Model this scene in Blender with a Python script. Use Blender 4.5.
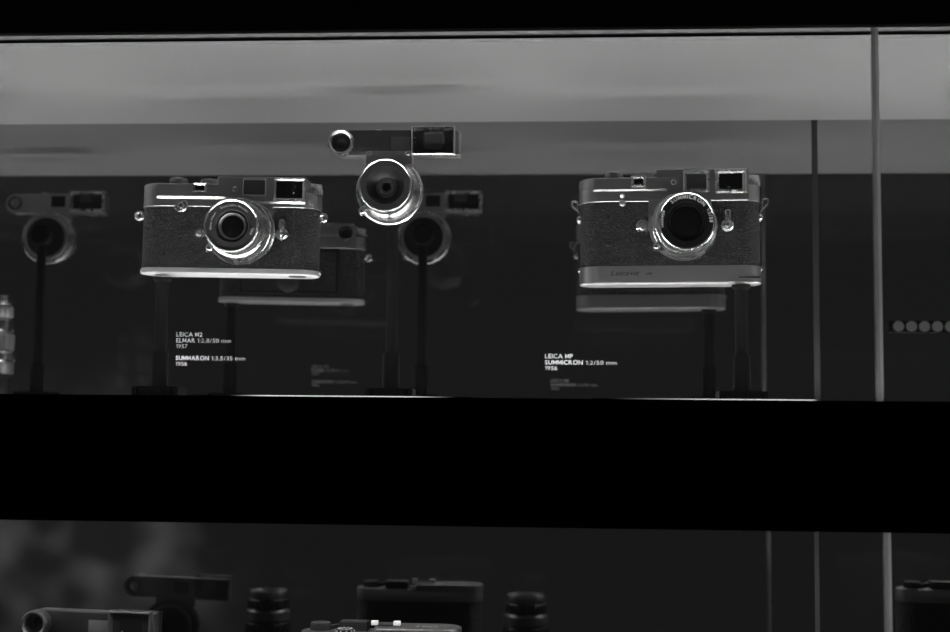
import bpy, bmesh, math, random
from mathutils import Vector, Matrix
for _o in list(bpy.data.objects): bpy.data.objects.remove(_o)
S = bpy.context.scene
COL = S.collection
PI = math.pi
R = math.radians
ZE = 1.30                       # eye height above the shop floor; the case is described relative to it

# ------------------------------------------------------------------ camera, world, lights, exposure
cam_d = bpy.data.cameras.new('camera'); cam = bpy.data.objects.new('camera', cam_d); COL.objects.link(cam); S.camera = cam
cam_d.lens = 50; cam_d.sensor_width = 36; cam_d.sensor_fit = 'HORIZONTAL'; cam_d.clip_start = .01
cam.matrix_world = (Matrix.Translation((0, -.88, ZE)) @ Matrix.Rotation(R(3.805), 4, 'Z')
                    @ Matrix.Rotation(R(94.686), 4, 'X') @ Matrix.Rotation(.0096, 4, 'Z'))
cam_d.dof.use_dof = True; cam_d.dof.focus_distance = .97; cam_d.dof.aperture_fstop = 6.0
S.view_settings.view_transform = 'Standard'; S.view_settings.look = 'None'
S.view_settings.exposure = 0; S.view_settings.gamma = 1; S.view_settings.use_curve_mapping = False
S.cycles.glossy_bounces = 8; S.cycles.max_bounces = 14; S.cycles.transparent_max_bounces = 24
S.cycles.use_denoising = True; S.cycles.sample_clamp_indirect = 2.5

W = bpy.data.worlds.new('room'); S.world = W; W.use_nodes = True
wn, wl = W.node_tree.nodes, W.node_tree.links
wbg = wn['Background']
wtc = wn.new('ShaderNodeTexCoord')
wdot = wn.new('ShaderNodeVectorMath'); wdot.operation = 'DISTANCE'
wdot.inputs[1].default_value = Vector((-.375, -1, -.10)).normalized()
wl.new(wtc.outputs['Generated'], wdot.inputs[0])
wmr = wn.new('ShaderNodeMapRange'); wmr.interpolation_type = 'SMOOTHSTEP'
for i, v in ((1, .145), (2, .02), (3, 0), (4, 1)): wmr.inputs[i].default_value = v
wl.new(wdot.outputs['Value'], wmr.inputs[0])
wno = wn.new('ShaderNodeTexNoise'); wno.inputs['Scale'].default_value = 22; wno.inputs['Detail'].default_value = 1
wl.new(wtc.outputs['Generated'], wno.inputs['Vector'])
wm2 = wn.new('ShaderNodeMapRange')
for i, v in ((1, .4), (2, .68), (3, .01), (4, .17)): wm2.inputs[i].default_value = v
wl.new(wno.outputs[0], wm2.inputs[0])
wmu = wn.new('ShaderNodeMath'); wmu.operation = 'MULTIPLY'
wl.new(wmr.outputs[0], wmu.inputs[0]); wl.new(wm2.outputs[0], wmu.inputs[1])
wad = wn.new('ShaderNodeMath'); wad.operation = 'ADD'; wad.inputs[1].default_value = .022
wl.new(wmu.outputs[0], wad.inputs[0])
wl.new(wad.outputs[0], wbg.inputs['Strength'])
wbg.inputs['Color'].default_value = (1, 1, 1, 1)

L_FRONT, L_BACK, L_LOW = 45, 15, 18      # strength of the light strips in the floor and of the lower case's lamp

# ------------------------------------------------------------------ materials
def mat(name, c, rough=.5, metal=0, bump=None, spec=.5, coat=0, aniso=0):
    m = bpy.data.materials.new(name); m.use_nodes = True
    b = m.node_tree.nodes['Principled BSDF']
    b.inputs['Base Color'].default_value = (c, c, c, 1); b.inputs['Roughness'].default_value = rough
    b.inputs['Metallic'].default_value = metal; b.inputs['Specular IOR Level'].default_value = spec
    b.inputs['Coat Weight'].default_value = coat; b.inputs['Anisotropic'].default_value = aniso
    n, l = m.node_tree.nodes, m.node_tree.links
    tc = n.new('ShaderNodeTexCoord')
    if bump:
        kind, scale, strength, dist = bump
        if kind == 'leather':
            t = n.new('ShaderNodeTexVoronoi'); t.inputs['Scale'].default_value = scale
            nz = n.new('ShaderNodeTexNoise'); nz.inputs['Scale'].default_value = scale * .6; nz.inputs['Detail'].default_value = 3
            mx = n.new('ShaderNodeMix'); mx.data_type = 'VECTOR'; mx.inputs[0].default_value = .004
            mp = n.new('ShaderNodeMapping'); mp.inputs['Scale'].default_value = (.9, 1, 1.1)
            l.new(tc.outputs['Object'], mp.inputs['Vector'])
            l.new(mp.outputs[0], nz.inputs['Vector'])
            l.new(mp.outputs[0], mx.inputs[4]); l.new(nz.outputs['Color'], mx.inputs[5])
            l.new(mx.outputs[1], t.inputs['Vector']); src = t.outputs['Distance']
        else:
            t = n.new('ShaderNodeTexNoise'); t.inputs['Scale'].default_value = scale; t.inputs['Detail'].default_value = 2
            l.new(tc.outputs['Object'], t.inputs['Vector']); src = t.outputs[0]
        bp = n.new('ShaderNodeBump'); bp.inputs['Strength'].default_value = strength; bp.inputs['Distance'].default_value = dist
        if kind == 'leather': bp.invert = True
        l.new(src, bp.inputs['Height']); l.new(bp.outputs[0], b.inputs['Normal'])
    else:                                               # faint wear in the gloss
        t = n.new('ShaderNodeTexNoise'); t.inputs['Scale'].default_value = 90
        mr = n.new('ShaderNodeMapRange')
        mr.inputs[3].default_value = max(0, rough - .03); mr.inputs[4].default_value = min(1, rough + .03)
        l.new(tc.outputs['Object'], t.inputs['Vector']); l.new(t.outputs[0], mr.inputs[0]); l.new(mr.outputs[0], b.inputs['Roughness'])
    return m
M = {}
M['chrome'] = mat('satin_chrome', .66, .34, 1)
M['chrome_b'] = mat('bright_chrome', .82, .27, 1)
M['chrome_p'] = mat('polished_chrome', .9, .2, 1)
M['base'] = mat('satin_chrome_base', .85, .46, 1)
M['leather'] = mat('black_leather', .011, .36, 0, ('leather', 680, 1, .003), .7)
M['leather_s'] = mat('black_grained_paint', .05, .5, 0, ('noise', 900, .5, .0003), .5)
M['black'] = mat('black_paint', .012, .4, 0)
M['black_m'] = mat('matt_black', .004, .8, 0, None, .12)
M['stand'] = mat('stand_black', .009, .7, 0, None, .1)
M['groove'] = mat('groove_black', .006, .8, 0, None, .1)
M['greyring'] = mat('grey_anodised', .055, .45, .3)
M['glass'] = mat('dark_glass', .004, .06, 0, None, .5)
M['lensglass'] = mat('lens_glass', .003, .03, 0, None, .6)
M['frost'] = mat('frosted_window', .045, .45, 0)
M['panel'] = mat('grey_panel', .1, .5, 0)
M['white'] = mat('white_engraving', .92, .6, 0)
M['ink'] = mat('dark_engraving', .03, .6, 0)
M['greypaint'] = mat('dark_grey_top', .16, .42, .7)
M['fascia'] = mat('fascia_black', .004, .8, 0, None, .05)
M['ceil'] = mat('ceiling_grey', .24, .6, .0, None, .2)
M['floor'] = mat('floor_dark', .05, .5, 0)
M['alu'] = mat('aluminium', .55, .4, .9)
M['lip'] = mat('rail_light', .5, .6, 0); M['rail'] = mat('rail_grey', .22, .6, 0)
M['joint_b'] = mat('joint_dark', .035, .8, 0, None, .1)

def emit(name, strength, fade=None):
    m = bpy.data.materials.new(name); m.use_nodes = True
    n, l = m.node_tree.nodes, m.node_tree.links; n.clear()
    o = n.new('ShaderNodeOutputMaterial'); e = n.new('ShaderNodeEmission'); e.inputs['Strength'].default_value = strength
    t = n.new('ShaderNodeTexNoise'); t.inputs['Scale'].default_value = 40
    tc = n.new('ShaderNodeTexCoord'); l.new(tc.outputs['Object'], t.inputs['Vector'])
    mr = n.new('ShaderNodeMapRange'); mr.inputs[3].default_value = strength * .95; mr.inputs[4].default_value = strength * 1.05
    l.new(t.outputs[0], mr.inputs[0]); l.new(mr.outputs[0], e.inputs['Strength'])
    if fade:
        sx = n.new('ShaderNodeSeparateXYZ'); l.new(tc.outputs['Object'], sx.inputs[0])
        a = n.new('ShaderNodeMapRange'); a.interpolation_type = 'SMOOTHSTEP'
        a.inputs[1].default_value = fade[0]; a.inputs[2].default_value = fade[1]
        l.new(sx.outputs[0], a.inputs[0])
        c = n.new('ShaderNodeMapRange'); c.interpolation_type = 'SMOOTHSTEP'
        c.inputs[1].default_value = fade[3]; c.inputs[2].default_value = fade[2]
        l.new(sx.outputs[0], c.inputs[0])
        mu = n.new('ShaderNodeMath'); mu.operation = 'MULTIPLY'; l.new(a.outputs[0], mu.inputs[0]); l.new(c.outputs[0], mu.inputs[1])
        m2 = n.new('ShaderNodeMath'); m2.operation = 'MULTIPLY'; l.new(mu.outputs[0], m2.inputs[0]); l.new(mr.outputs[0], m2.inputs[1])
        l.new(m2.outputs[0], e.inputs['Strength'])
    l.new(e.outputs[0], o.inputs[0]); return m
M['led_front'] = emit('front_light', L_FRONT); M['led_back'] = emit('back_light', L_BACK); M['led_low'] = emit('lower_light', L_LOW)
M['led_dot'] = emit('lamp_dot', .14)

def mirror_mat(name, refl, base):
    m = bpy.data.materials.new(name); m.use_nodes = True
    n, l = m.node_tree.nodes, m.node_tree.links; n.clear()
    o = n.new('ShaderNodeOutputMaterial')
    g = n.new('ShaderNodeBsdfGlossy'); g.inputs['Roughness'].default_value = 0.0; g.inputs['Color'].default_value = (refl, refl, refl, 1)
    d = n.new('ShaderNodeBsdfDiffuse'); d.inputs['Color'].default_value = (base, base, base, 1)
    a = n.new('ShaderNodeAddShader'); l.new(g.outputs[0], a.inputs[0]); l.new(d.outputs[0], a.inputs[1]); l.new(a.outputs[0], o.inputs[0])
    return m
M['mirror'] = mirror_mat('smoked_mirror', .42, .0006)
M['mirror_low'] = mirror_mat('smoked_mirror_lower', .38, .001)

def glass_mat():
    m = bpy.data.materials.new('clear_glass'); m.use_nodes = True
    n, l = m.node_tree.nodes, m.node_tree.links; n.clear()
    o = n.new('ShaderNodeOutputMaterial')
    t = n.new('ShaderNodeBsdfTransparent'); t.inputs['Color'].default_value = (.985, .985, .985, 1)
    g = n.new('ShaderNodeBsdfGlossy'); g.inputs['Roughness'].default_value = 0
    ge = n.new('ShaderNodeNewGeometry')
    mr = n.new('ShaderNodeMapRange'); mr.inputs[3].default_value = 1.5; mr.inputs[4].default_value = 1 / 1.5
    l.new(ge.outputs['Backfacing'], mr.inputs[0])
    f = n.new('ShaderNodeFresnel'); l.new(mr.outputs[0], f.inputs[0])
    mx = n.new('ShaderNodeMixShader'); l.new(f.outputs[0], mx.inputs[0]); l.new(t.outputs[0], mx.inputs[1]); l.new(g.outputs[0], mx.inputs[2])
    l.new(mx.outputs[0], o.inputs[0]); return m
M['pane'] = glass_mat()

def vinyl(name, c, tr):
    m = bpy.data.materials.new(name); m.use_nodes = True
    n, l = m.node_tree.nodes, m.node_tree.links; n.clear()
    o = n.new('ShaderNodeOutputMaterial')
    d = n.new('ShaderNodeBsdfDiffuse'); d.inputs['Color'].default_value = (c, c, c, 1)
    t = n.new('ShaderNodeBsdfTranslucent'); t.inputs['Color'].default_value = (tr, tr, tr, 1)
    a = n.new('ShaderNodeAddShader'); l.new(d.outputs[0], a.inputs[0]); l.new(t.outputs[0], a.inputs[1]); l.new(a.outputs[0], o.inputs[0])
    return m
M['vinyl'] = vinyl('white_vinyl', .18, .33)
M['vinyl_d'] = vinyl('white_vinyl_thin', .13, .26)
M['seal'] = vinyl('clear_seal', .01, .58)
M['seal_b'] = vinyl('bright_seal', .015, .82)

# ------------------------------------------------------------------ mesh helpers (millimetres)
FX = [0]
def nb(): return bmesh.new()
def link(name, bm, m, parent=None, loc=None, smooth=True, ang=32):
    bmesh.ops.recalc_face_normals(bm, faces=bm.faces)
    me = bpy.data.meshes.new(name); bm.to_mesh(me); bm.free()
    me.transform(Matrix.Scale(.001, 4) @ Matrix.Translation((FX[0], 0, 0)))
    if smooth:
        for p in me.polygons: p.use_smooth = True
        me.set_sharp_from_angle(angle=R(ang))
    me.materials.append(M[m] if isinstance(m, str) else m)
    o = bpy.data.objects.new(name, me); COL.objects.link(o)
    if parent: o.parent = parent
    if loc: o.location = loc
    return o
def tag(o, label, cat, group=None):
    o['label'] = label; o['category'] = cat
    if group: o['group'] = group
    return o
def thing(name, label, cat, loc, rot=(0, 0, 0), group=None):
    o = bpy.data.objects.new(name, None); COL.objects.link(o); o.empty_display_size = .01
    o.location = (loc[0], loc[1], loc[2] + ZE); o.rotation_euler = rot
    return tag(o, label, cat, group)
def lbl(o, s): o['label'] = s; return o

def box(bm, x0, x1, y0, y1, z0, z1, bev=0, seg=2):
    v = [bm.verts.new((x, y, z)) for z in (z0, z1) for y in (y0, y1) for x in (x0, x1)]
    fs = [bm.faces.new([v[i] for i in q]) for q in ((0, 2, 3, 1), (4, 5, 7, 6), (0, 1, 5, 4), (2, 6, 7, 3), (0, 4, 6, 2), (1, 3, 7, 5))]
    if bev:
        es = list({e for f in fs for e in f.edges})
        bmesh.ops.bevel(bm, geom=es, offset=bev, segments=seg, affect='EDGES', profile=.5)
    return bm
def loft(bm, rings, cap0=True, cap1=True, closed=True):
    vs = [[bm.verts.new(p) for p in r] for r in rings]
    n = len(vs[0])
    for a, b in zip(vs, vs[1:]):
        for i in range(n if closed else n - 1):
            j = (i + 1) % n; bm.faces.new((a[i], a[j], b[j], b[i]))
    if cap0: bm.faces.new(vs[0][::-1])
    if cap1: bm.faces.new(vs[-1])
    return bm
def lathe(bm, prof, c=(0, 0, 0), axis='y', seg=56, cap0=True, cap1=True, knurl=None):
    """prof: (radius, height along axis); knurl = (first, last, count, depth)"""
    rings = []
    for k, (r, h) in enumerate(prof):
        ring = []
        for i in range(seg):
            a = 2 * PI * i / seg; rr = r
            if knurl and knurl[0] <= k <= knurl[1] and (i * knurl[2] // seg) % 2: rr = r - knurl[3]
            u, v = rr * math.cos(a), rr * math.sin(a)
            ring.append({'y': (c[0] + u, c[1] + h, c[2] + v), 'z': (c[0] + u, c[1] + v, c[2] + h), 'x': (c[0] + h, c[1] + u, c[2] + v)}[axis])
        rings.append(ring)
    return loft(bm, rings, cap0, cap1)
def tube(bm, pts, r, seg=10, closed=False):
    pts = [Vector(p) for p in pts]; rings = []; n = len(pts)
    for i, p in enumerate(pts):
        a = pts[(i - 1) % n] if (closed or i) else p; b = pts[(i + 1) % n] if (closed or i < n - 1) else p
        t = (b - a).normalized(); up = Vector((0, 1, 0)) if abs(t.y) < .9 else Vector((1, 0, 0))
        s = t.cross(up).normalized(); q = s.cross(t)
        rings.append([p + s * r * math.cos(2 * PI * k / seg) + q * r * math.sin(2 * PI * k / seg) for k in range(seg)])
    if closed: rings.append(rings[0]); return loft(bm, rings, False, False)
    return loft(bm, rings)
def arc(cx, cz, r, a0, a1, n, y=0): return [(cx + r * math.cos(R(a0 + (a1 - a0) * i / n)), y, cz + r * math.sin(R(a0 + (a1 - a0) * i / n))) for i in range(n + 1)]
def stadium(hw, y0, y1, n=14):
    r = (y1 - y0) / 2; cy = (y0 + y1) / 2; pts = []
    for i in range(n + 1):
        a = -PI / 2 + PI * i / n; pts.append((hw - r + r * math.cos(a), cy + r * math.sin(a)))
    for i in range(n + 1):
        a = PI / 2 + PI * i / n; pts.append((-hw + r + r * math.cos(a), cy + r * math.sin(a)))
    return pts
def dshape(hw, xr, y0, y1, n=14):
    r = (y1 - y0) / 2; cy = (y0 + y1) / 2
    return [(xr, y0), (xr, y1)] + [(-hw + r + r * math.cos(PI / 2 + PI * i / n), cy + r * math.sin(PI / 2 + PI * i / n)) for i in range(n + 1)]
def slab(bm, shape, prof):
    """loft a plan outline through (z, inset) steps; shape(inset) -> [(x, y)]"""
    return loft(bm, [[(x, y, z) for x, y in shape(i)] for z, i in prof])
def plate(bm, poly, y0, y1, bev=.5):
    """outline in x,z extruded along y"""
    a = [bm.verts.new((x, y0, z)) for x, z in poly]; b = [bm.verts.new((x, y1, z)) for x, z in poly]
    n = len(poly); fs = [bm.faces.new(a), bm.faces.new(b[::-1])]
    for i in range(n): fs.append(bm.faces.new((a[i], b[i], b[(i + 1) % n], a[(i + 1) % n])))
    if bev:
        bmesh.ops.bevel(bm, geom=list(fs[0].edges), offset=bev, segments=2, affect='EDGES', profile=.5)
    return bm
def rframe(bm, x0, x1, z0, z1, w, yb, yf, slope=.8, rnd=.5, dep=None):
    """w: flat front land, slope: width of the inner chamfer, rnd: width and dep: depth of the outer chamfer"""
    sg = 1 if yb > yf else -1; dep = rnd if dep is None else dep
    def rect(i, y): return [(x0 + i, y, z0 + i), (x1 - i, y, z0 + i), (x1 - i, y, z1 - i), (x0 + i, y, z1 - i)]
    return loft(bm, [rect(0, yb), rect(0, yf + sg * dep), rect(rnd, yf), rect(rnd + w, yf), rect(rnd + w + slope, yb)], False, False)

_tc = {}
def glyph(ch, bold=0):
    """one letter as flat vertices and faces, cap height 1; bold: how far each stroke grows on either side"""
    if (ch, bold) not in _tc:
        w = .125 + 2 * bold
        if ch == '1':                                    # a one with a flag
            V = [(.27, 0), (.27 + w, 0), (.27 + w, 1), (.30, 1), (.27, .82), (.05, .72), (.05, .72 + w)]
            F = [(0, 1, 2, 4), (4, 2, 3), (4, 3, 6, 5)]
        elif ch == 'M':
            V = [(0, 0), (w, 0), (w, .66), (.46 - w * .4, .15), (.46 + w * .4, .15), (.92 - w, .66), (.92 - w, 0), (.92, 0), (.92, 1), (.92 - w, 1), (.46, .42), (w, 1), (0, 1)]
            F = [(0, 1, 2, 11, 12), (2, 3, 10, 11), (3, 4, 10), (4, 5, 9, 10), (5, 6, 7, 8, 9)]
        else:
            c = bpy.data.curves.new('t', 'FONT'); c.body = ch; c.size = 1; c.resolution_u = 3; c.offset = bold * CAP
            o = bpy.data.objects.new('t', c); COL.objects.link(o)
            me = bpy.data.meshes.new_from_object(o.evaluated_get(bpy.context.evaluated_depsgraph_get()))
            k = 1 / CAP if CAP else 1
            V, F = [(v.co.x * k, v.co.y * k) for v in me.vertices], [tuple(p.vertices) for p in me.polygons]
            bpy.data.objects.remove(o); bpy.data.curves.remove(c); bpy.data.meshes.remove(me)
        _tc[ch, bold] = (V, F)
    return _tc[ch, bold]
CAP = 0
CAP = max(v[1] for v in glyph('H')[0]); _tc.clear()
def layout(s, gap, space, bold):
    pos, out = 0, []
    for ch in s:
        if ch == ' ': pos += space; continue
        V, F = glyph(ch, bold); a, b = min(v[0] for v in V), max(v[0] for v in V)
        out.append((ch, pos - a, pos, b - a)); pos += b - a + gap
    return out, pos - gap
def stamp(bm, V, F, fn):
    vs = [bm.verts.new(fn(x, y)) for x, y in V]
    for f in F:
        try: bm.faces.new([vs[i] for i in f])
        except ValueError: pass
def text(bm, s, x, z, y, width, height, bold=0, shear=0.0, flat=False, gap=.16):
    """flat=False: upright on a -y face, left end x, baseline z, fitted to width and cap height; flat=True: lying, z is depth"""
    out, tot = layout(s, gap, .42, bold); k = width / tot
    for ch, off, _, _ in out:
        V, F = glyph(ch, bold)
        if flat: stamp(bm, V, F, lambda u, v: (x + (u + off + v * shear) * k, z + v * height, y))
        else: stamp(bm, V, F, lambda u, v: (x + (u + off + v * shear) * k, y, z + v * height))
def ringtext(bm, s, c, r, y, h, a_mid, gap=.2, bold=0, space=.5):
    """letters around a ring facing -y, tops outward, centred on a_mid (degrees, 90 = up)"""
    out, tot = layout(s, gap, space, bold)
    for ch, off, p, w in out:
        th = R(a_mid) - (p + w / 2 - tot / 2) * h / r
        ux, uz = math.cos(th), math.sin(th); V, F = glyph(ch, bold); m_ = p + w / 2 - off
        stamp(bm, V, F, lambda u, v: (c[0] + (r + v * h) * ux + (u - m_) * h * uz, y, c[1] + (r + v * h) * uz - (u - m_) * h * ux))

# ------------------------------------------------------------------ the display case (structure)
def struct(name, bm, m, parent=None, smooth=False):
    o = link(name, bm, m, parent, None, smooth)
    if not parent: o.location.z = ZE; o['kind'] = 'structure'
    return o
def sbox(name, m, *a, bev=0, parent=None): return struct(name, box(nb(), *a, bev=bev), m, parent, bool(bev))
XL, XR, D = -1250, 950, 245
ZC, ZF = 261.5, 17.5            # upper case ceiling and floor
LC, LF = -66.5, -312            # lower case
sbox('wall_front', 'fascia', XL - 40, XR + 40, -14, -6.5, 265.1, 700, bev=.6)
sbox('trim_1', 'fascia', XL - 40, XR + 40, -14, -6.5, -66.6, 17.2, bev=.3)
sbox('trim_2', 'fascia', XL - 40, XR + 40, -14, -6.5, -1300, -330, bev=.6)
sbox('wall_left', 'fascia', XL - 40, XL, -6, D + 10, -1300, 700)
sbox('wall_right', 'fascia', XR, XR + 40, -6, D + 10, -1300, 700)
sbox('ceiling', 'ceil', XL, XR, 4.2, D, ZC, ZC + 12)
# upper glass rail: light lip, dark groove, grey bar
bm = nb(); loft(bm, [[(x, 4.2, ZC - .3), (x, 3, ZC + 1.5), (x, 4.2, ZC + 1.5)] for x in (XL, XR)]); struct('trim_3', bm, 'lip')
sbox('trim_4', 'groove', XL, XR, 3.7, 4.2, ZC + 1.55, ZC + 3.4)
bm = nb(); loft(bm, [[(x, 4.2, ZC + 3.4), (x, .6, ZC + 5.9), (x, 4.2, ZC + 7)] for x in (XL, XR)]); struct('trim_5', bm, 'rail')
sbox('floor', 'floor', XL, XR, 0.4, D, ZF - 14, ZF)
sbox('wall_back', 'mirror', XL, 211.2, D, D + 6, ZF - 14, ZC + 12)
sbox('wall_back.001', 'mirror', 216.2, XR, D, D + 6, ZF - 14, ZC + 12)
sbox('trim_6', 'joint_b', 211.25, 216.15, D - .4, D + 6, ZF + .1, ZC - .1)
def pane(n, x0, x1, z0, z1): return sbox('window_%d' % n, 'pane', x0, x1, -6, 0, z0, z1)
pane(1, XL, 204.6, ZF - 8, 272); pane(2, 208.8, XR, ZF - 8, 272)
pane(3, XL, 207.6, LF - 16, -40); pane(4, 212, XR, LF - 16, -40)
for n, (x, z0, z1) in enumerate(((206.7, ZF - 8, 272), (209.8, LF - 16, -40))):
    t = sbox('trim_%d' % (7 + n), 'seal', x - 2, x - .1, -5.6, -.4, z0, z1)
    sbox('seam', 'seal_b', x, x + 1.9, -5.6, -.4, z0, z1, parent=t)
# lower case
sbox('ceiling.001', 'fascia', XL, XR, 0.4, D, -52, -40)
sbox('floor.001', 'floor', XL, XR, 0.4, D, LF - 14, LF)
sbox('wall_back.002', 'mirror_low', XL, 209.8, D, D + 6, LF - 14, -40)
sbox('wall_back.003', 'mirror_low', 213.4, XR, D, D + 6, LF - 14, -40)
sbox('trim_9', 'panel', 209.85, 213.35, D - .4, D + 6, LF + .1, -52.1)
# light strips: things that give off the light of the case
def strip(label, m, x0, x1, y0, y1, z0, z1):
    o = thing('light_strip', label, 'light strip', (0, 0, 0))
    link('housing', box(nb(), x0 - 1, x1 + 1, y0 - 1, y1 + 1, z0, z1 - .6), 'alu', o, smooth=False)
    b = nb(); n = 56
    for i in range(n + 1):
        x = x0 + (x1 - x0) * i / n; a = [b.verts.new((x, y0, z1)), b.verts.new((x, y1, z1)), b.verts.new((x, y1, z1 - .6)), b.verts.new((x, y0, z1 - .6))]
        if i:
            for k in range(4): b.faces.new((p_[k], p_[(k + 1) % 4], a[(k + 1) % 4], a[k]))
        if i in (0, n): b.faces.new(a)
        p_ = a
    lbl(link('diffuser', b, m, o, smooth=False), 'glowing white diffuser'); return o
strip('long light strip set in the case floor along the front glass', 'led_front', XL + 5, XR - 5, 7, 17, ZF - .6, ZF + .12)
strip('long light strip set in the case floor along the back mirror', 'led_back', XL + 5, XR - 5, 200, 216, ZF - .6, ZF + .12)
o = thing('ceiling_light', 'long dim light strip under the ceiling of the lower case', 'light strip', (0, 0, 0))
link('housing', box(nb(), XL + 5, XR - 5, 40, 60, -55, -52), 'alu', o, smooth=False)
lbl(link('diffuser', box(nb(), XL + 6, XR - 6, 41, 59, -55.8, -55), 'led_low', o, smooth=False), 'glowing white diffuser')
# strip light on the floor's front lip, put in as glowing bars with faded ends
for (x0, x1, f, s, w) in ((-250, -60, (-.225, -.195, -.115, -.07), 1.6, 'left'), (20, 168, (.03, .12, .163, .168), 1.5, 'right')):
    o = thing('lip_glow', {'left': 'thin bright line of light on the floor edge below the goggled lens',
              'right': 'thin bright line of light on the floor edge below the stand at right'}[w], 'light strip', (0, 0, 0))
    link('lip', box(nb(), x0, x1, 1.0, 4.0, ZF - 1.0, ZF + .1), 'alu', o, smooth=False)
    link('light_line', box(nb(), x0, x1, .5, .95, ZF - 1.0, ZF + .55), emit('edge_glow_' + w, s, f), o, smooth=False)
sbox('trim_10', 'joint_b', XL, XR, .05, .45, ZF - 2, ZF + .15)

# ------------------------------------------------------------------ captions on the glass
def caption(name, label, lines, x, z):
    o = thing(name, label, 'caption', (x / 1000, .0004, z / 1000))
    for name_, s, x0, w, base, bold in lines:
        b = nb(); text(b, s, x0, base, 0, w, 2.8 if bold else 2.65, .022 if bold else 0)
        link(name_, b, 'vinyl' if bold else 'vinyl_d', o, smooth=False)
    return o
mm = .667
caption('exhibit_caption', 'white lettering on the glass reading LEICA M2 ELMAR 1:2,8/50 mm 1957', (
    ('text_line', 'LEICA M2', 0, 17.9, 0, 1), ('text_line', 'ELMAR', 0, 13, -4.05, 1), ('text_line', '1:2,8/50 mm', 14.6, 23.1, -4.05, 0),
    ('text_line', '1957', 0, 7.8, -7.95, 0)), -262, 57.5)
caption('exhibit_caption', 'white lettering on the glass reading SUMMARON 1:3,5/35 mm 1956', (
    ('text_line', 'SUMMARON', 0, 22.8, 0, 1), ('text_line', '1:3,5/35 mm', 24.5, 23.3, 0, 0), ('text_line', '1956', 0, 7.9, -3.85, 0)), -262, 41.5)
caption('exhibit_caption', 'white lettering on the glass reading LEICA MP SUMMICRON 1:2/50 mm 1956', (
    ('text_line', 'LEICA MP', 0, 18.5, 0, 1), ('text_line', 'SUMMICRON', 0, 25.1, -4.1, 1), ('text_line', '1:2/50 mm', 27, 20.6, -4.1, 0),
    ('text_line', '1956', 0, 8.1, -7.9, 0)), -11.5, 44.3)

# ------------------------------------------------------------------ stands
def stand(label, x, y, top, r=4.8, floor=ZF, holder=None, group='black display stands in the upper case'):
    o = thing('display_stand', label, 'stand', (x / 1000, y / 1000, floor / 1000), group=group)
    h = top - floor
    b = nb(); box(b, -13, 13, -13, 13, 0.1, 9.6, .5)
    for i in range(8): box(b, -11.9 + i * 3.1, -10.2 + i * 3.1, -13.5, -12.8, 1, 8.6)
    link('base', b, 'stand', o)
    for s in (-1, 1):
        b = nb(); loft(b, [[(s * 14.4, yy, .1), (s * 17.6, yy, .1), (s * 18.4, yy, 7), (s * 17.6, yy, 9.2), (s * 14.4, yy, 9.2)] for yy in (-12, 12)])
        link('jaw', b, 'stand', o)
    link('rod', tube(nb(), [(-15, 0, 4.5), (15, 0, 4.5)], 2.2), 'stand', o)
    b = nb(); lathe(b, [(6.2, 9.6), (6.6, 10.4), (6.6, 36.3), (6.2, 37)], axis='z', seg=12); link('collar', b, 'stand', o)
    b = nb(); lathe(b, [(r, 37), (r, h + (-2.5 if not holder else 6))], axis='z', seg=28); link('pole', b, 'stand', o)
    if not holder:
        b = nb(); lathe(b, [(r, h - 4), (6.8, h - 2.2), (7.2, h - 1.6), (7.2, h)], axis='z', seg=32); link('top_disc', b, 'stand', o)
    else:                                                # a round socket that carries a lens by its rear mount
        b = nb(); lathe(b, [(9, holder[0]), (9.5, holder[0] + .5), (9.5, holder[1] - 1), (8.5, holder[1])], (0, 0, h + 13.8), 'y', 40)
        link('socket', b, 'stand', o)
    return o

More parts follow.
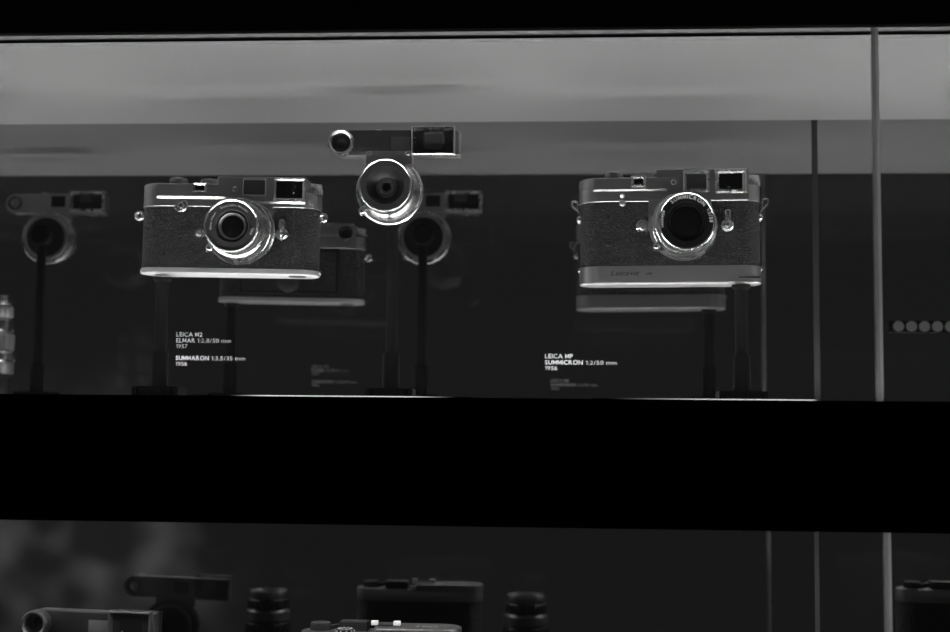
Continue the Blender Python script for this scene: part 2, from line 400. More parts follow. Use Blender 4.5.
# ------------------------------------------------------------------ lens on a rangefinder body
def lens_parts(root, cx, cz, kind, y0=0):
    """front is -y; y0 is the mount plane"""
    def prof(p): return [(r, y0 + y) for r, y in p]
    c = (cx, 0, cz)
    if kind == 'collapsible':
        link('mount_flange', lathe(nb(), prof([(26.2, 0), (26.2, -2.2), (25.2, -3.4), (23, -3.4)]), c), 'chrome_b', root)
        link('groove', lathe(nb(), prof([(22.4, -3), (22.4, -5)]), c), 'groove', root)
        link('focus_ring', lathe(nb(), prof([(23.2, -4.2), (24.6, -4.6), (24.6, -8.2), (23.8, -9), (22, -9)]), c), 'chrome_b', root)
        link('groove', lathe(nb(), prof([(21.6, -8.5), (21.6, -10.4)]), c), 'groove', root)
        link('scale_ring', lathe(nb(), prof([(22, -9.8), (22.6, -10.2), (22.2, -15), (20.6, -16)]), c), 'chrome_b', root)
        link('barrel', lathe(nb(), prof([(19.2, -14), (19.2, -27.5)]), c, cap1=False), 'chrome', root)
        link('front_rim', lathe(nb(), prof([(19.4, -22), (20.1, -23), (20.4, -29.4), (20.3, -30.2), (19.8, -30.9), (19.6, -31), (18.7, -30.3), (18.5, -29.1)]), c, cap0=False, cap1=False, seg=80), 'chrome_p', root)
        nr = link('name_ring', lathe(nb(), prof([(18.7, -29.4), (12.6, -29.2), (11.9, -28.2)]), c, cap0=False, cap1=False), 'greyring', root)
        for t_, a in (('Ernst Leitz Wetzlar', 82), ('1:2,8', 345), ('Elmar f=5cm', 166)):
            b = nb(); ringtext(b, t_, (cx, cz), 14.9, y0 - 29.42, 1.5, a, .22, .01); link('engraving', b, 'white', nr, smooth=False)
        link('inner_ring', lathe(nb(), prof([(11.9, -28.2), (11.8, -26.6), (10.2, -26.2)]), c, cap0=False, cap1=False), 'black', root)
        link('inner_rim', lathe(nb(), prof([(10.4, -25.8), (10.3, -27.2), (10.1, -27.3), (9.5, -26.8), (9.2, -25.9), (8.2, -25.8)]), c, cap0=False, cap1=False), 'chrome', root)
        link('backing', lathe(nb(), prof([(11.6, -25.5), (11.6, -24.5)]), c), 'black_m', root)
        link('front_element', lathe(nb(), prof([(8.4, -25.9), (6.5, -26.6), (4, -27.1), (1.5, -27.3), (.1, -27.32)]), c, cap0=False), 'lensglass', root)
        b = nb(); lathe(b, [(.3, -3), (1.6, -2.8), (2.8, -1.8), (3.7, 0), (3.2, 1.8), (.6, 2)], (cx - 20, y0 - 13, cz - 15), 'y', 20)
        tube(b, [(cx - 14, y0 - 10, cz - 12), (cx - 19, y0 - 12, cz - 15)], 1.8); link('focus_tab', b, 'chrome_p', root)
        b = nb(); lathe(b, [(.6, -1), (1.6, -1), (1.6, 1), (.6, 1)], (cx - 19, y0 - 13, cz - 18.6), 'y', 16); link('tab_pin', b, 'chrome_p', root)
    elif kind == 'fast':
        link('mount_flange', lathe(nb(), prof([(25.6, 0), (25.6, -2.2), (24.8, -3.4), (22.4, -3.4)]), c), 'chrome_b', root)
        link('focus_ring', lathe(nb(), prof([(22.6, -3.2), (24, -4), (24, -9), (23.2, -9.8), (22, -10)]), c), 'chrome_b', root)
        link('groove', lathe(nb(), prof([(22, -9.5), (22, -11.2)]), c), 'groove', root)
        link('scale_ring', lathe(nb(), prof([(22, -10.6), (22.9, -11), (22.4, -17), (21.4, -18)]), c, seg=96, knurl=None), 'chrome_b', root)
        link('barrel', lathe(nb(), prof([(20.8, -17), (20.8, -25)]), c, cap1=False), 'chrome', root)
        link('front_rim', lathe(nb(), prof([(20.4, -20), (21, -21), (21.1, -28.4), (20.9, -29.2), (20.4, -29.6), (20.2, -29.6), (19.5, -29.1), (19.2, -28.6)]), c, cap0=False, cap1=False, seg=80), 'chrome_p', root)
        nr = link('name_ring', lathe(nb(), prof([(19.3, -28.9), (14.6, -28.5), (14, -28), (13.8, -25), (13.4, -24.5)]), c, cap0=False, cap1=False), 'black_m', root)
        for t_, h_, a in (('SUMMICRON', 2.75, 85), ('1:2/50', 2.3, 13), ('1400459', 2.0, 175)):
            b = nb(); ringtext(b, t_, (cx, cz), 18.9 - h_, y0 - 29.05, h_, a, .24, .015); link('engraving', b, 'white', nr, smooth=False)
        link('inner_ring', lathe(nb(), prof([(14, -24.6), (13, -23.5), (12.6, -25), (11.9, -25), (11.6, -23.6)]), c, cap0=False, cap1=False), 'black', root)
        link('backing', lathe(nb(), prof([(14, -23.5), (14, -22.5)]), c), 'black_m', root)
        link('front_element', lathe(nb(), prof([(12, -23.8), (9, -24.9), (5.5, -25.7), (2, -26), (.1, -26.05)]), c, cap0=False), 'lensglass', root)
        b = nb(); lathe(b, [(.3, -2.8), (1.4, -2.6), (2.4, -1.7), (3.2, 0), (2.6, 1.8), (.6, 2)], (cx - 20.8, y0 - 10, cz - 16), 'y', 20)
        box(b, cx - 20, cx - 13.5, y0 - 11, y0 - 8, cz - 18.6, cz - 14.6, .6); link('focus_tab', b, 'chrome_p', root)
    elif kind in ('wide', 'wide_black'):
        k = kind == 'wide_black'; c1, c2, c3 = ('black', 'black', 'greypaint') if k else ('chrome_b', 'chrome_p', 'chrome')
        link('rear_mount', lathe(nb(), prof([(21.5, 6), (21.5, 0)]), c), c3, root)
        link('mount_flange', lathe(nb(), prof([(24.8, 1), (25.9, .2), (25.9, -1), (25, -1.6)]), c), c1, root)
        link('groove', lathe(nb(), prof([(24.2, -1.4), (24.2, -3)]), c), 'groove', root)
        link('rear_cap', lathe(nb(), prof([(19, 6.1), (19, 5.9)]), c), 'black', root)
        link('focus_ring', lathe(nb(), prof([(23.2, -2.6), (25.2, -3.4), (25.2, -6.4), (24.4, -7.4), (22, -7.4)]), c), c1, root)
        link('groove', lathe(nb(), prof([(22.4, -7), (22.4, -8.8)]), c), 'groove', root)
        link('scale_ring', lathe(nb(), prof([(22.2, -8.3), (23.6, -9), (22.8, -16), (20.8, -20)]), c), c1, root)
        link('barrel', lathe(nb(), prof([(20.2, -19), (20.2, -24)]), c, cap1=False), c1, root)
        link('front_rim', lathe(nb(), prof([(19.6, -21), (20.2, -22), (20.5, -28), (20.3, -28.9), (19.8, -29.5), (19.6, -29.6), (18.6, -28.9), (18.4, -28.6)]), c, cap0=False, cap1=False, seg=80), c2, root)
        nr = link('name_ring', lathe(nb(), prof([(18.9, -29), (14.4, -28.6), (14, -28)]), c, cap0=False, cap1=False), 'greyring' if not k else 'black', root)
        for t_, a in (('Ernst Leitz Wetzlar', 80), ('Summaron f=3.5cm 1:3.5', 262)):
            b = nb(); ringtext(b, t_, (cx, cz), 15.6, y0 - 29.0, 1.4, a, .2, .01); link('engraving', b, 'ink' if not k else 'white', nr, smooth=False)
        link('funnel', lathe(nb(), prof([(14, -28.2), (13.6, -27.4), (7.4, -19.5), (6.8, -19.2)]), c, cap0=False, cap1=False), 'black', root)
        link('inner_rim', lathe(nb(), prof([(7.2, -19.4), (6.9, -20.4), (6.2, -20.4), (6, -19)]), c, cap0=False, cap1=False), 'greyring', root)
        link('backing', lathe(nb(), prof([(14, -19), (14, -18)]), c), 'black_m', root)
        link('front_element', lathe(nb(), prof([(6.2, -19.1), (4.5, -19.8), (2.4, -20.2), (.1, -20.3)]), c, cap0=False), 'lensglass', root)
        b = nb(); lathe(b, [(.3, -3), (1.5, -2.8), (2.7, -1.8), (3.5, 0), (3, 1.8), (.6, 2)], (cx - 18.6, y0 - 14, cz - 17.4), 'y', 20)
        tube(b, [(cx - 13.5, y0 - 10, cz - 14), (cx - 18, y0 - 13, cz - 17)], 1.8); link('focus_tab', b, c2, root)

# ------------------------------------------------------------------ rangefinder camera
def rangefinder(name, label, loc, rot, kind, metal='chrome', lens=None, group=None, size=(1, 1)):
    """local mm: x from the body centre, front face y=0, bottom z=0"""
    o = thing(name, label, 'camera', loc, rot, group); o.scale = (size[0], size[0], size[1])
    mp = kind == 'winder'; dz = 9 if mp else 0; bz = 13 if mp else 4
    st = lambda e: (lambda i: stadium(68.3 + e - i, -e + i, 31 + e - i))
    # base
    if mp:
        bp = link('winder_base', slab(nb(), st(.7), [(0, 1.0), (.3, .4), (.9, 0), (12.6, 0), (13, .4)]), metal, o)
        b = nb(); text(b, 'Leicavit', -46, 6.0, -.78, 21, 3.4, .02, .4, False, .05); link('engraving', b, 'ink', bp, smooth=False)
        b = nb(); text(b, 'MP', -19, 6.0, -.78, 4.6, 2.0, .01); link('engraving', b, 'ink', bp, smooth=False)
        link('trigger_slot', box(nb(), 50, 66, -.9, 3, 3.6, 4.3), 'groove', bp, smooth=False)
        for s in (-1, 1): link('lock_pin', lathe(nb(), [(1.6, 0), (1.6, 1.2), (1, 1.7)], (s * 68.6 if s > 0 else -68.6 - 1.2, 15.5, 11.5), 'x', 16), 'chrome_p', bp)
    else:
        bp = link('base_plate', slab(nb(), st(.6), [(0, .6), (.15, .25), (.5, 0), (3.8, 0), (4, .3)]), 'base', o)
        link('lock_key', lathe(nb(), [(6.5, -.5), (6.8, 0)], (52, 15, 0), 'z', 28), 'greyring', bp)
        for s in (-1, 1): link('lock_pin', lathe(nb(), [(1.6, 0), (1.6, 1.2), (1, 1.7)], (s * 68.6 if s > 0 else -68.6 - 1.2, 15.5, 3), 'x', 16), 'chrome_p', bp)
    body = link('body', slab(nb(), st(0), [(bz, .0), (bz + 48, 0)]), 'leather', o)
    for x, z in ((-47, 40), (-47.5, 13.6), (39.5, 14)):
        link('screw', lathe(nb(), [(1.4, .4), (1.4, -.15), (1, -.35)], (x, 0, z + dz), 'y', 16), 'black', body)
    # film door on the back
    bd = link('back_door', box(nb(), -44, 44, 30.6, 32, bz + 6, bz + 44, .6), 'leather', o)
    link('door_frame', rframe(nb(), -46, 46, bz + 4, bz + 46, 1.4, 31, 32.2), 'black', bd)
    link('film_dial', lathe(nb(), [(11, 31.5), (11, 33), (10, 33.6), (4, 33.6)], (0, 0, bz + 16), 'y', 36), 'greyring', bd)
    # top plate
    tp = link('top_plate', slab(nb(), st(.5), [(51.7 + dz, .2), (52 + dz, 0), (63 + dz, 0), (64 + dz, 1)]), metal, o)
    FX[0] = .6 if mp else 1.5
    up = lambda i: dshape(68.8 + FX[0] - i, -9.5, -.5 + i, 31.5 - i)
    link('shoulder', slab(nb(), up, [(62 + dz, 0), (68.4 + dz, 0), (69.5 + dz, .5), (70 + dz, 1.5)]), metal, tp)
    link('finder_housing', box(nb(), -10, 57.6, -.6, 31.5, 62 + dz, 75.5 + dz, .9), metal, tp)
    FX[0] = -.5 if mp else 3.7
    xr = 58.4 if mp else 55.6
    low = [(-57.5, 59.4), (-2.4, 59.4), (-1.8, 52.4), (xr, 52.4)] if mp else [(-57.5, 57.6), (-4.5, 57.6), (12, 54.4), (xr, 54.4)]; top = [(xr, 75), (-10, 75), (-10, 69.3), (-57.5, 69.3)]
    rings = [[(x, y, z + dz + ((d if not mp else d * .75 if k < 2 else 0) if k < 4 else -t)) for k, (x, z) in enumerate(low + top)] for y, d, t in ((1, 0, 0), (-1.2, 0, 0), (-2.3, 1.7, .5))]
    fp = link('front_panel', loft(nb(), rings), metal, o, ang=20)
    # panel behind the lens
    link('lens_panel', plate(nb(), [(-16.5, 30 + dz), (31, 30 + dz), (31, 53 + dz), (-16.5, 53 + dz)], -.9, 1, .3), metal, o)
    # windows of the finder
    def win(nm, x0, x1, z0, z1, w, glass, fm, yf=-3.4, slope=1.5, rnd=.4, dep=.4):
        f = link(nm, rframe(nb(), x0, x1, z0 + dz, z1 + dz, w, -2.2, yf, slope, rnd, dep), fm, fp, ang=20)
        q = w + rnd + slope * .7
        link('glass', box(nb(), x0 + q, x1 - q, -2.5, -2.1, z0 + q + dz, z1 - q + dz), glass, f, smooth=False); return f
    if mp:
        win('range_window', -29.4, -17.8, 62, 70.6, .4, 'glass', 'chrome_b', -3.4, 1.3, .9, .8)
        win('frame_window', 9.8, 29.8, 57.8, 74, .4, 'frost', 'chrome_b', -3.6, 1.4, 1.1, 1)
        vw = win('finder_window', 33.6, 57.2, 56.8, 74.6, .4, 'glass', 'chrome_b', -3.8, 1.7, 1.3, 1.2)
        link('panel_step', plate(nb(), [(-10.6, 60.6 + dz), (6.2, 60.6 + dz), (6.2, 69 + dz), (-10.6, 69 + dz)], -2.8, -1.8, .25), metal, fp)
    else:
        win('range_window', -29.8, -19.6, 62.4, 69.8, .2, 'glass', 'chrome_b', -3.3, 1.6, .2, .2)
        fw = win('frame_window', 7.6, 26, 60, 73.6, .2, 'frost', metal, -3, 1.1, .2, .2)
        b = nb()
        for i in range(12): box(b, 9.6 + i * 1.25, 10.2 + i * 1.25, -2.75, -2.4, 61.6, 72)
        link('ribs', b, 'frost', fw, smooth=False)
        vw = win('finder_window', 31.6, 55.6, 56.8, 74.2, .3, 'glass', 'chrome_b', -3.6, 1.8, .3, .3)
    b = nb(); lathe(b, [(5.4, -2.5), (5, -2.85), (3, -3.0), (.1, -3.05)], (46 if mp else 43, 0, 66 + dz), 'y', 4 * 8, cap0=False); link('finder_lens', b, 'lensglass', vw)
    link('panel_screw', lathe(nb(), [(2.2, -1.9), (2.2, -2.9), (1.5, -3.2), (1.1, -2.7), (.6, -2.6)], (2.2 if not mp else 2.6, 0, 65.4 + dz), 'y', 20), 'chrome_b', fp)
    # controls on the front
    if mp:
        for z, r in ((56.8, 2.2), (50.9, 2.6)): link('rewind_release', lathe(nb(), [(r, .5), (r, -1.2), (r * .45, -2.2), (.2, -2.3)], (-35.8, 0, z + dz), 'y', 24), metal, o)
    else:
        rr = link('rewind_release', lathe(nb(), [(5.2, .5), (5.2, -1), (4, -2), (3.7, -2), (3.3, -.6), (2.8, -.6), (2.6, -1.6), (1.6, -2.5), (.2, -2.6)], (-39, 0, 52.3), 'y', 36), 'chrome_b', o)
    rx, rz, rrr = (-20.8, 42 - 9 + 0, 5.0) if mp else (-24.4, 30.5, 4.2)
    lr = link('lens_release', lathe(nb(), [(rrr, .5), (rrr, -.9), (rrr - 1, -1.8), (rrr - 1.3, -1.8), (rrr - 1.7, -.4), (rrr - 2, -.3)], (rx, 0, rz + dz), 'y', 32, cap1=False), 'chrome_p', o)
    link('button', lathe(nb(), [(rrr - 2, 0), (rrr - 2, -1.6), (rrr - 2.9, -2.3), (.2, -2.4)], (rx, 0, rz + dz), 'y', 28), metal, lr)
    lx, lz = (42.6, 33.4) if mp else (38.7, 31)
    b = nb(); lathe(b, [(4.7, .5), (4.7, -1.6), (3.3, -2.7), (3, -2.7), (2.6, -1.7), (2.2, -1.7), (2, -2.3), (1.4, -2.7), (.2, -2.8)], (lx, 0, lz + dz), 'y', 32)
    plate(b, [(lx - 2.9, lz + dz + 2), (lx + 2.9, lz + dz + 2)] + [(lx + 2 * math.cos(a), lz + dz + 9.6 + 2 * math.sin(a)) for a in [PI * k / 8 for k in range(9)]], -3.4, -1.2, 1.1)
    fl = link('frame_lever', b, 'chrome_b', o)
    if mp: link('lever_stud', lathe(nb(), [(2.2, -3), (2.2, -4.2), (1.4, -5), (.2, -5.1)], (lx, 0, lz + dz + 9.2), 'y', 20), 'chrome_p', fl)
    # top controls
    FX[0] = 0
    b = nb(); lathe(b, [(6.4, 0), (7, 1.4), (7, 5), (6.4, 5.8), (5.8, 5.2), (3.6, 5.2), (3.2, 6.6), (2.2, 7), (.2, 7)], (-42, 13, 69.8 + dz), 'z', 36)
    link('advance_lever', b, metal, o)
    b = nb(); lathe(b, [(7.4, 0), (7.6, .4), (7.6, 5.2), (7, 5.8), (.2, 5.9)], (-18.5, 17, 69.8 + dz), 'z', 72, knurl=(1, 2, 72, .35)); link('speed_dial', b, metal, o)
    b = nb(); lathe(b, [(6, 0), (7, .4), (7, 7.8), (6.4, 8.6), (3, 8.6), (2.6, 8), (.2, 8)], (62.4, 15.5, 63.8 + dz), 'z', 64, knurl=(1, 2, 64, .3)); link('rewind_knob', b, 'chrome_p', o)
    b = nb(); box(b, 12, 32, 12, 28, 75.4 + dz, 76.4 + dz, .2); box(b, 12, 14, 12, 28, 76.4 + dz, 78 + dz, .2); box(b, 30, 32, 12, 28, 76.4 + dz, 78 + dz, .2)
    # accessory shoe sits low behind the finder: only its base stands proud
    bmesh.ops.translate(b, verts=b.verts, vec=(0, 0, -1.9)); link('accessory_shoe', b, 'chrome_b', o)
    link('eyepiece', lathe(nb(), [(6.5, 31), (6.5, 33.2), (5.5, 33.8), (4.2, 33.2), (4, 32)], (52, 0, 66 + dz), 'y', 32), 'black', tp)
    # strap lugs
    for s in (-1, 1):
        lug = link('strap_lug', lathe(nb(), [(3.2, 0), (3, 1.6), (1.8, 2.8), (.3, 3.1)] if s > 0 else [(3.2, 0), (3, -1.6), (1.8, -2.8), (.3, -3.1)], (s * 67.9, 15.5, (41 if mp else 45.5) + dz), 'x', 20), 'chrome_b', o)
        if mp:
            cx = s * 72.6; cz_ = 61
            pts = [(s * 69, 11, 53.5), (s * 70, 11, 55.5)] + [(cx + s * 2.3 * math.cos(R(a)), 11, cz_ + 2.6 * math.sin(R(a))) for a in (-45, 0, 45, 90, 135, 180)] + [(s * 70, 11.6, 58.5), (s * 70.6, 12, 56.6)]
            link('split_ring', tube(nb(), pts, .8, 8), 'chrome_p', lug)
        else:
            link('eyelet', tube(nb(), [(s * 71 + 2.7 * math.cos(a), 11, 45.8 + 2.7 * math.sin(a)) for a in [2 * PI * k / 18 for k in range(18)]], 1.3, 10, True), 'chrome_b', lug)
    if lens: lens_parts(o, 9 if mp else 11.4, 32.5 + dz, lens, -.6)
    return o

# ------------------------------------------------------------------ 35 mm lens with viewfinder goggles
def goggles(label, loc, rot=(0, 0, 0), black=False, tube_len=6, group=None):
    """local origin at the lens axis on the mount plane"""
    o = thing('goggled_lens', label, 'lens', loc, rot, group)
    lens_parts(o, 0, 0, 'wide_black' if black else 'wide')
    cm, fm, bmx = ('greypaint', 'greypaint', 'black') if black else ('chrome', 'chrome_b', 'leather_s')
    ex, ez = (-36.8, 36) if black else (-35.4, 34.6)
    # bridge
    def outline(i, y):
        r = 9.4 - i
        xr_, zb_ = (53.2, 26.8) if black else (55, 25.4); return [(xr_ - i, y, zb_ + i), (xr_ - i, y, ez + r), (10, y, ez + r)] + [(ex + r * math.cos(R(a)), y, ez + r * math.sin(R(a))) for a in range(90, 271, 15)] + [(10, y, zb_ + i)]
    b = nb(); loft(b, [outline(0, -3), outline(0, -14.5), outline(.5, -15.2)]); bg = link('bridge', b, cm, o)
    lk = link('bridge_cover', plate(nb(), [(-29, 28.6), (18, 28.6), (18, 44.6), (-33, 44.6)], -16, -15, .3), bmx, o)
    link('cover_panel', plate(nb(), [(2.2, 29.6), (17, 29.6), (17, 39.4), (2.2, 39.4)], -16.5, -15.8, .3), 'panel', lk)
    if not black:
        link('grip_patch', plate(nb(), [(-22, 31), (-5, 31), (-3, 35), (-5, 40), (-20, 40), (-23, 35)], -16.4, -15.8, .3), 'leather_s', lk)
        link('stud', lathe(nb(), [(3.4, 0), (3.2, .8), (.2, 1.1)], (-8, -9, 45), 'z', 20), cm, o)
    # round eyepiece
    y1 = -15 - tube_len
    ep = link('round_eyepiece', lathe(nb(), [(9.8, -14.8), (10, -16), (10, y1 + 1), (9.4, y1 + .1), (9, y1), (7.4, y1 + 1.2), (7.2, y1 + 3)], (ex, 0, ez), 'y', 48, cap0=False, cap1=False), fm, o)
    link('eyepiece_well', lathe(nb(), [(7.3, y1 + 2.6), (6.4, -16.2), (4, -15.5)], (ex, 0, ez), 'y', 40, cap0=False, cap1=False), 'black', ep)
    link('eyepiece_glass', lathe(nb(), [(4.2, -15.6), (2.5, -16.4), (.1, -16.6)], (ex, 0, ez), 'y', 32, cap0=False), 'frost' if not black else 'glass', ep)
    # rectangular eyepiece
    re = link('square_eyepiece', rframe(nb(), 18.4, 51.6, *((25.6, 47.6) if black else (24.6, 46.8)), .5, -15, -21, 1.5, .9, .8), fm, o, ang=20)
    b = nb(); rf = [(-14.6, 0)]
    link('eyepiece_well', box(nb(), 20.2, 49.8, -15.8, -15.1, 27.4, 45.8), 'black', re, smooth=False)
    b = nb(); pts = []
    for k in range(40):
        a = 2 * PI * k / 40; c_, s_ = math.cos(a), math.sin(a); e = .45
        pts.append((35 + 8.4 * math.copysign(abs(c_) ** e, c_), 36.4 + 7 * math.copysign(abs(s_) ** e, s_)))
    loft(b, [[(35 + (x - 35) * s, y, 36.4 + (z - 36.4) * s) for x, z in pts] for s, y in ((1, -15.7), (1, -16.8), (.93, -17.4), (.8, -17.4), (.74, -16.9), (.4, -17.2), (.02, -17.3))])
    link('rear_lens', b, 'frost' if not black else 'glass', re)
    # the same openings on the back of the bridge
    bk = link('rear_frame', rframe(nb(), 20.4, 54.6, 26.2, 46, .8, -3.2, 0, 1.6, .8), fm, o, ang=20)
    link('well', box(nb(), 23, 52, -3.2, -2.7, 29, 43.6), 'black', bk, smooth=False)
    link('rear_lens', box(nb(), 29, 41, -2.8, -2.2, 36, 43, .5), 'greyring', bk)
    link('rear_panel', box(nb(), 1, 15, -3.2, -2.6, 31, 42), 'black', o, smooth=False)
    rr = link('rear_eyepiece', lathe(nb(), [(7, -3.2), (7, -1), (6.2, -.4), (4.6, -.8), (4.2, -2.8)], (ex, 0, ez), 'y', 40, cap0=False, cap1=False), 'greyring', o)
    link('glass', lathe(nb(), [(4.4, -3.1), (4.4, -2.6), (.2, -2.2)], (ex, 0, ez), 'y', 24), 'chrome_b', rr)
    # bracket between the lens and the bridge
    br = link('bracket', plate(nb(), [(-16.5, 18), (18.5, 18), (18.5, 29.2), (-16.5, 29.2)], -15.9, -6, .4), cm, o)
    for x in (-14, 15.4): link('screw', lathe(nb(), [(2, -15.6), (2, -16.6), (1.4, -17), (.9, -16.5), (.2, -16.5)], (x, 0, 26.6), 'y', 20), 'chrome_b' if not black else 'black', br)
    return o

# ------------------------------------------------------------------ upper case exhibits
rangefinder('rangefinder_camera', 'silver rangefinder camera without winder base, first camera left of the goggled lens',
            (-.2587, .112, .1136), (0, R(.8), 0), 'plain', lens='collapsible', size=(1.022, .995))
stand('black stand holding up the left silver camera', -314.5, 135, 112.7, 4.8)
rangefinder('rangefinder_camera', 'silver rangefinder camera with tall engraved winder base at right',
            (.0823, .119, .1076), (0, R(-.6), 0), 'winder', lens='fast', size=(1.004, 1.03))
stand('black stand holding up the right silver camera', 136.2, 135, 108.0, 4.9)
goggles('chrome lens with goggles standing free between the two silver cameras', (-.1331, .119, .1778))
stand('black stand carrying the lens with goggles between the cameras', -132.3, 135, 164, 4.3, holder=(-10, 8))
# off the left of the frame, seen in the back mirror
goggles('chrome lens with goggles mirrored at the far left edge', (-.503, .119, .1778))
stand('black stand of the mirrored goggled lens at the far left', -502.2, 135, 164, 4.3, holder=(-10, 8))

def standing_lens(label, x, y, base, r=21, h=62, black=True, group=None):
    o = thing('standing_lens', label, 'lens', (x / 1000, y / 1000, base / 1000), (0, 0, 0), group)
    a, b_ = ('black', 'greypaint') if black else ('chrome', 'chrome_p')
    link('rear_cap', lathe(nb(), [(r - 1, 0.1), (r + 1, .8), (r + 1, h * .14), (r, h * .16)], axis='z'), a, o)
    link('mount_ring', lathe(nb(), [(r, h * .15), (r + 2, h * .18), (r + 2, h * .26), (r - 1, h * .29)], axis='z'), b_, o)
    link('focus_ring', lathe(nb(), [(r - 2, h * .28), (r + 1, h * .31), (r + 1, h * .5), (r - 2, h * .53)], axis='z', seg=96, knurl=(1, 2, 48, .8)), a, o)
    link('scale_ring', lathe(nb(), [(r - 2.4, h * .52), (r, h * .56), (r, h * .68), (r - 2, h * .72)], axis='z'), b_, o)
    link('aperture_ring', lathe(nb(), [(r - 3, h * .7), (r - 1, h * .74), (r - 1, h * .86), (r - 3, h * .88)], axis='z', seg=96, knurl=(1, 2, 48, .7)), a, o)
    link('front_rim', lathe(nb(), [(r - 3.4, h * .87), (r - 2.6, h * .9), (r - 2.4, h * .98), (r - 3, h), (r - 5, h), (r - 6, h * .96)], axis='z', cap1=False), b_, o)
    link('front_element', lathe(nb(), [(r - 5.8, h * .95), (r * .4, h * .975), (.1, h * .98)], axis='z', cap0=False), 'lensglass', o)
    return o
standing_lens('upright chrome lens mirrored at the left edge below the mirrored goggles', -520, 196, 41, 18, 72, False)
def plinth(label, x, y, floor, top, r, group=None):
    o = thing('plinth', label, 'plinth', (x / 1000, y / 1000, floor / 1000), group=group)
    link('column', lathe(nb(), [(r, .1), (r, top - floor - 3)], axis='z'), 'stand', o)
    link('top_plate', lathe(nb(), [(r + .5, top - floor - 3), (r + 1, top - floor - 2.5), (r + 1, top - floor)], axis='z'), 'stand', o)
    return o
plinth('low black plinth under the mirrored upright chrome lens', -520, 196, ZF, 41, 16)

# ------------------------------------------------------------------ lower case exhibits
goggles('black lens with goggles in the lower case', (-.3642, .141, -.1915), (0, R(1.3), 0), True, 13)
stand('black stand of the black goggled lens in the lower case', -364.2, 157, -205.3, 4.3, floor=LF, holder=(-10, 8), group='black display stands in the lower case')

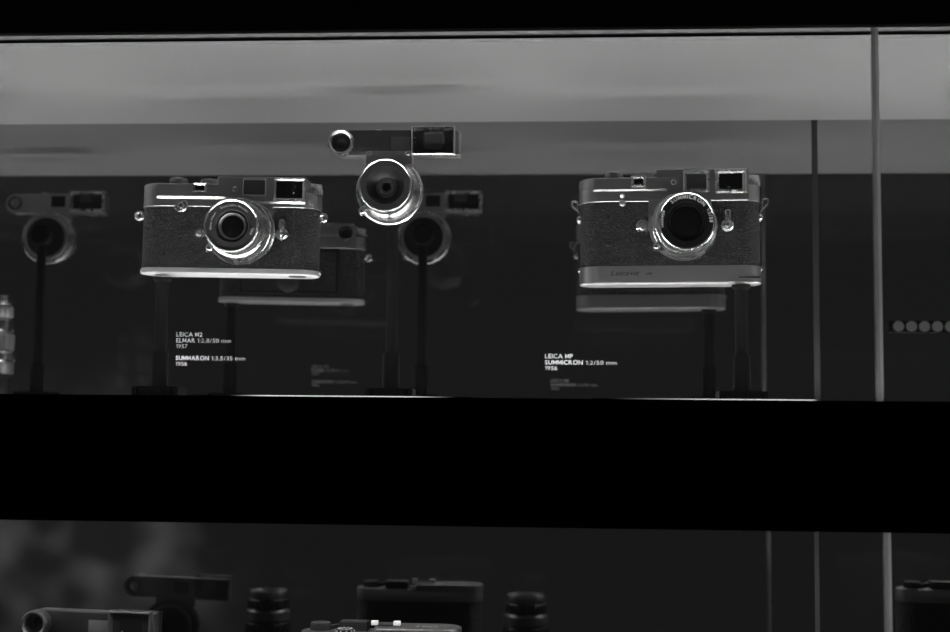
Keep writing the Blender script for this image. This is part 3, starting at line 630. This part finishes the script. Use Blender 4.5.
def old_camera(label, loc, rot=(0, 0, 0), group=None):
    o = thing('compact_camera', label, 'camera', loc, rot, group)          # origin: bottom centre, front face y=0
    st = lambda e, hw=61: (lambda i: stadium(hw + e - i, -e + i, 30 + e - i))
    link('base_plate', slab(nb(), st(.5), [(0, 1), (1, 0), (4, 0)]), 'greypaint', o)
    link('body', slab(nb(), st(0), [(4, 0), (52, 0)]), 'leather', o)
    tp = link('top_plate', slab(nb(), st(.5), [(52, 0), (62.4, 0), (63.4, .6), (63.8, 1.8)]), 'greypaint', o)
    up = lambda i: [(x * -1 + 0, y) for x, y in dshape(61.5 - i, 2 + i, -.5 + i, 30.5 - i)][::-1]
    link('raised_top', slab(nb(), up, [(61, 0), (67, 0), (67.8, .5), (68.2, 1.6)]), 'greypaint', tp)
    b = nb(); text(b, 'Leica', 27, 10, 68.4, 16, 6.5, .0, .35, True); link('engraving', b, 'white', tp, smooth=False)
    kn = link('winding_knob', lathe(nb(), [(6, 63), (7.8, 63.4), (7.8, 68.4), (7.2, 69.4), (.2, 69.6)], (-47, 17, 0), 'z', 72, knurl=(1, 2, 72, .4)), 'black', o)
    link('lever', plate(nb(), [(-40, 64), (-30, 66), (-30, 69), (-40, 67)], 14, 20, .3), 'black', kn)
    link('dark_cover', box(nb(), -32, -10.5, 12, 27, 63.5, 70.4, .6), 'black', o)
    d = link('speed_dial', lathe(nb(), [(6.6, 63), (6.8, 63.6), (6.8, 66.4), (6.2, 67), (.2, 67)], (-26, 4, 0), 'z', 48, knurl=(1, 2, 48, .4)), 'black', o)
    b = nb()
    for k in range(10):
        a = 2 * PI * k / 10; box(b, -26 + 4.7 * math.cos(a) - .7, -26 + 4.7 * math.cos(a) + .7, 4 + 4.7 * math.sin(a) - .7, 4 + 4.7 * math.sin(a) + .7, 66.9, 67.15)
        box(b, -26 + 6.9 * math.cos(a) - .5, -26 + 6.9 * math.cos(a) + .5, 4 + 6.9 * math.sin(a) - .3, 4 + 6.9 * math.sin(a) + .3, 64, 66)
    link('numerals', b, 'white', d, smooth=False)
    sh = link('accessory_shoe', box(nb(), -7, 13.5, 11, 27, 68, 68.9, .1), 'black', o)
    for x in (-7.5, 9.6): link('rail', plate(nb(), [(x, 68.5), (x + 5, 68.5), (x + 5, 71.6), (x, 71.6)], 11, 17, .3), 'white', sh)
    # front of the body: finder windows and a lens, below the edge of the photograph
    for x in (16, 40): link('finder_window', rframe(nb(), x, x + 12, 54, 62, 1.2, -.4, -1.8), 'greypaint', tp)
    link('mount_flange', lathe(nb(), [(22, 0), (22, -4), (19, -5), (19, -16), (17.5, -17), (15, -15)], (0, 0, 28), 'y', cap1=False), 'greypaint', o)
    link('front_element', lathe(nb(), [(15.5, -14), (8, -15), (.1, -15.4)], (0, 0, 28), 'y', cap0=False), 'lensglass', o)
    return o
old_camera('dark grey camera whose top just shows at the bottom edge of the photo', (-.1335, .096, -.2164), (0, 0, 0)).scale = (.977,) * 3
stand('black stand of the dark grey camera in the lower case', -133.5, 111, -216.5, 4.8, floor=LF, group='black display stands in the lower case')
old_camera('dark grey camera right of the glass joint, mirrored in the lower case', (.364, .119, -.2075))
stand('black stand of the camera right of the joint in the lower case', 364, 134, -207.6, 4.8, floor=LF, group='black display stands in the lower case')
for x, w in ((-34, 'right of'), (-285, 'left of')):
    standing_lens('upright black lens mirrored %s the mirrored dark camera' % w, x, 80, -225, 21, 62)
    plinth('black plinth under the upright lens %s the dark camera' % w, x, 80, LF, -225, 17)

# ------------------------------------------------------------------ row of small lamps, seen in the back mirror right of the joint
o = thing('lamp_row', 'row of small round lamps mirrored right of the glass joint', 'lamp', (.309, .135, .0935))
link('rail', box(nb(), -8, 170, -10, -1, -5.4, 5.4, 1), 'black_m', o)
for k in range(14):
    link('lamp', lathe(nb(), [(4.6, -1), (5, 0), (4, 1.2), (.2, 1.5)], (k * 11.7, 0, 0), 'y', 20), 'led_dot', o)
link('foot', box(nb(), 60, 72, -9, -3, -75.9, -5.4, .5), 'stand', o)
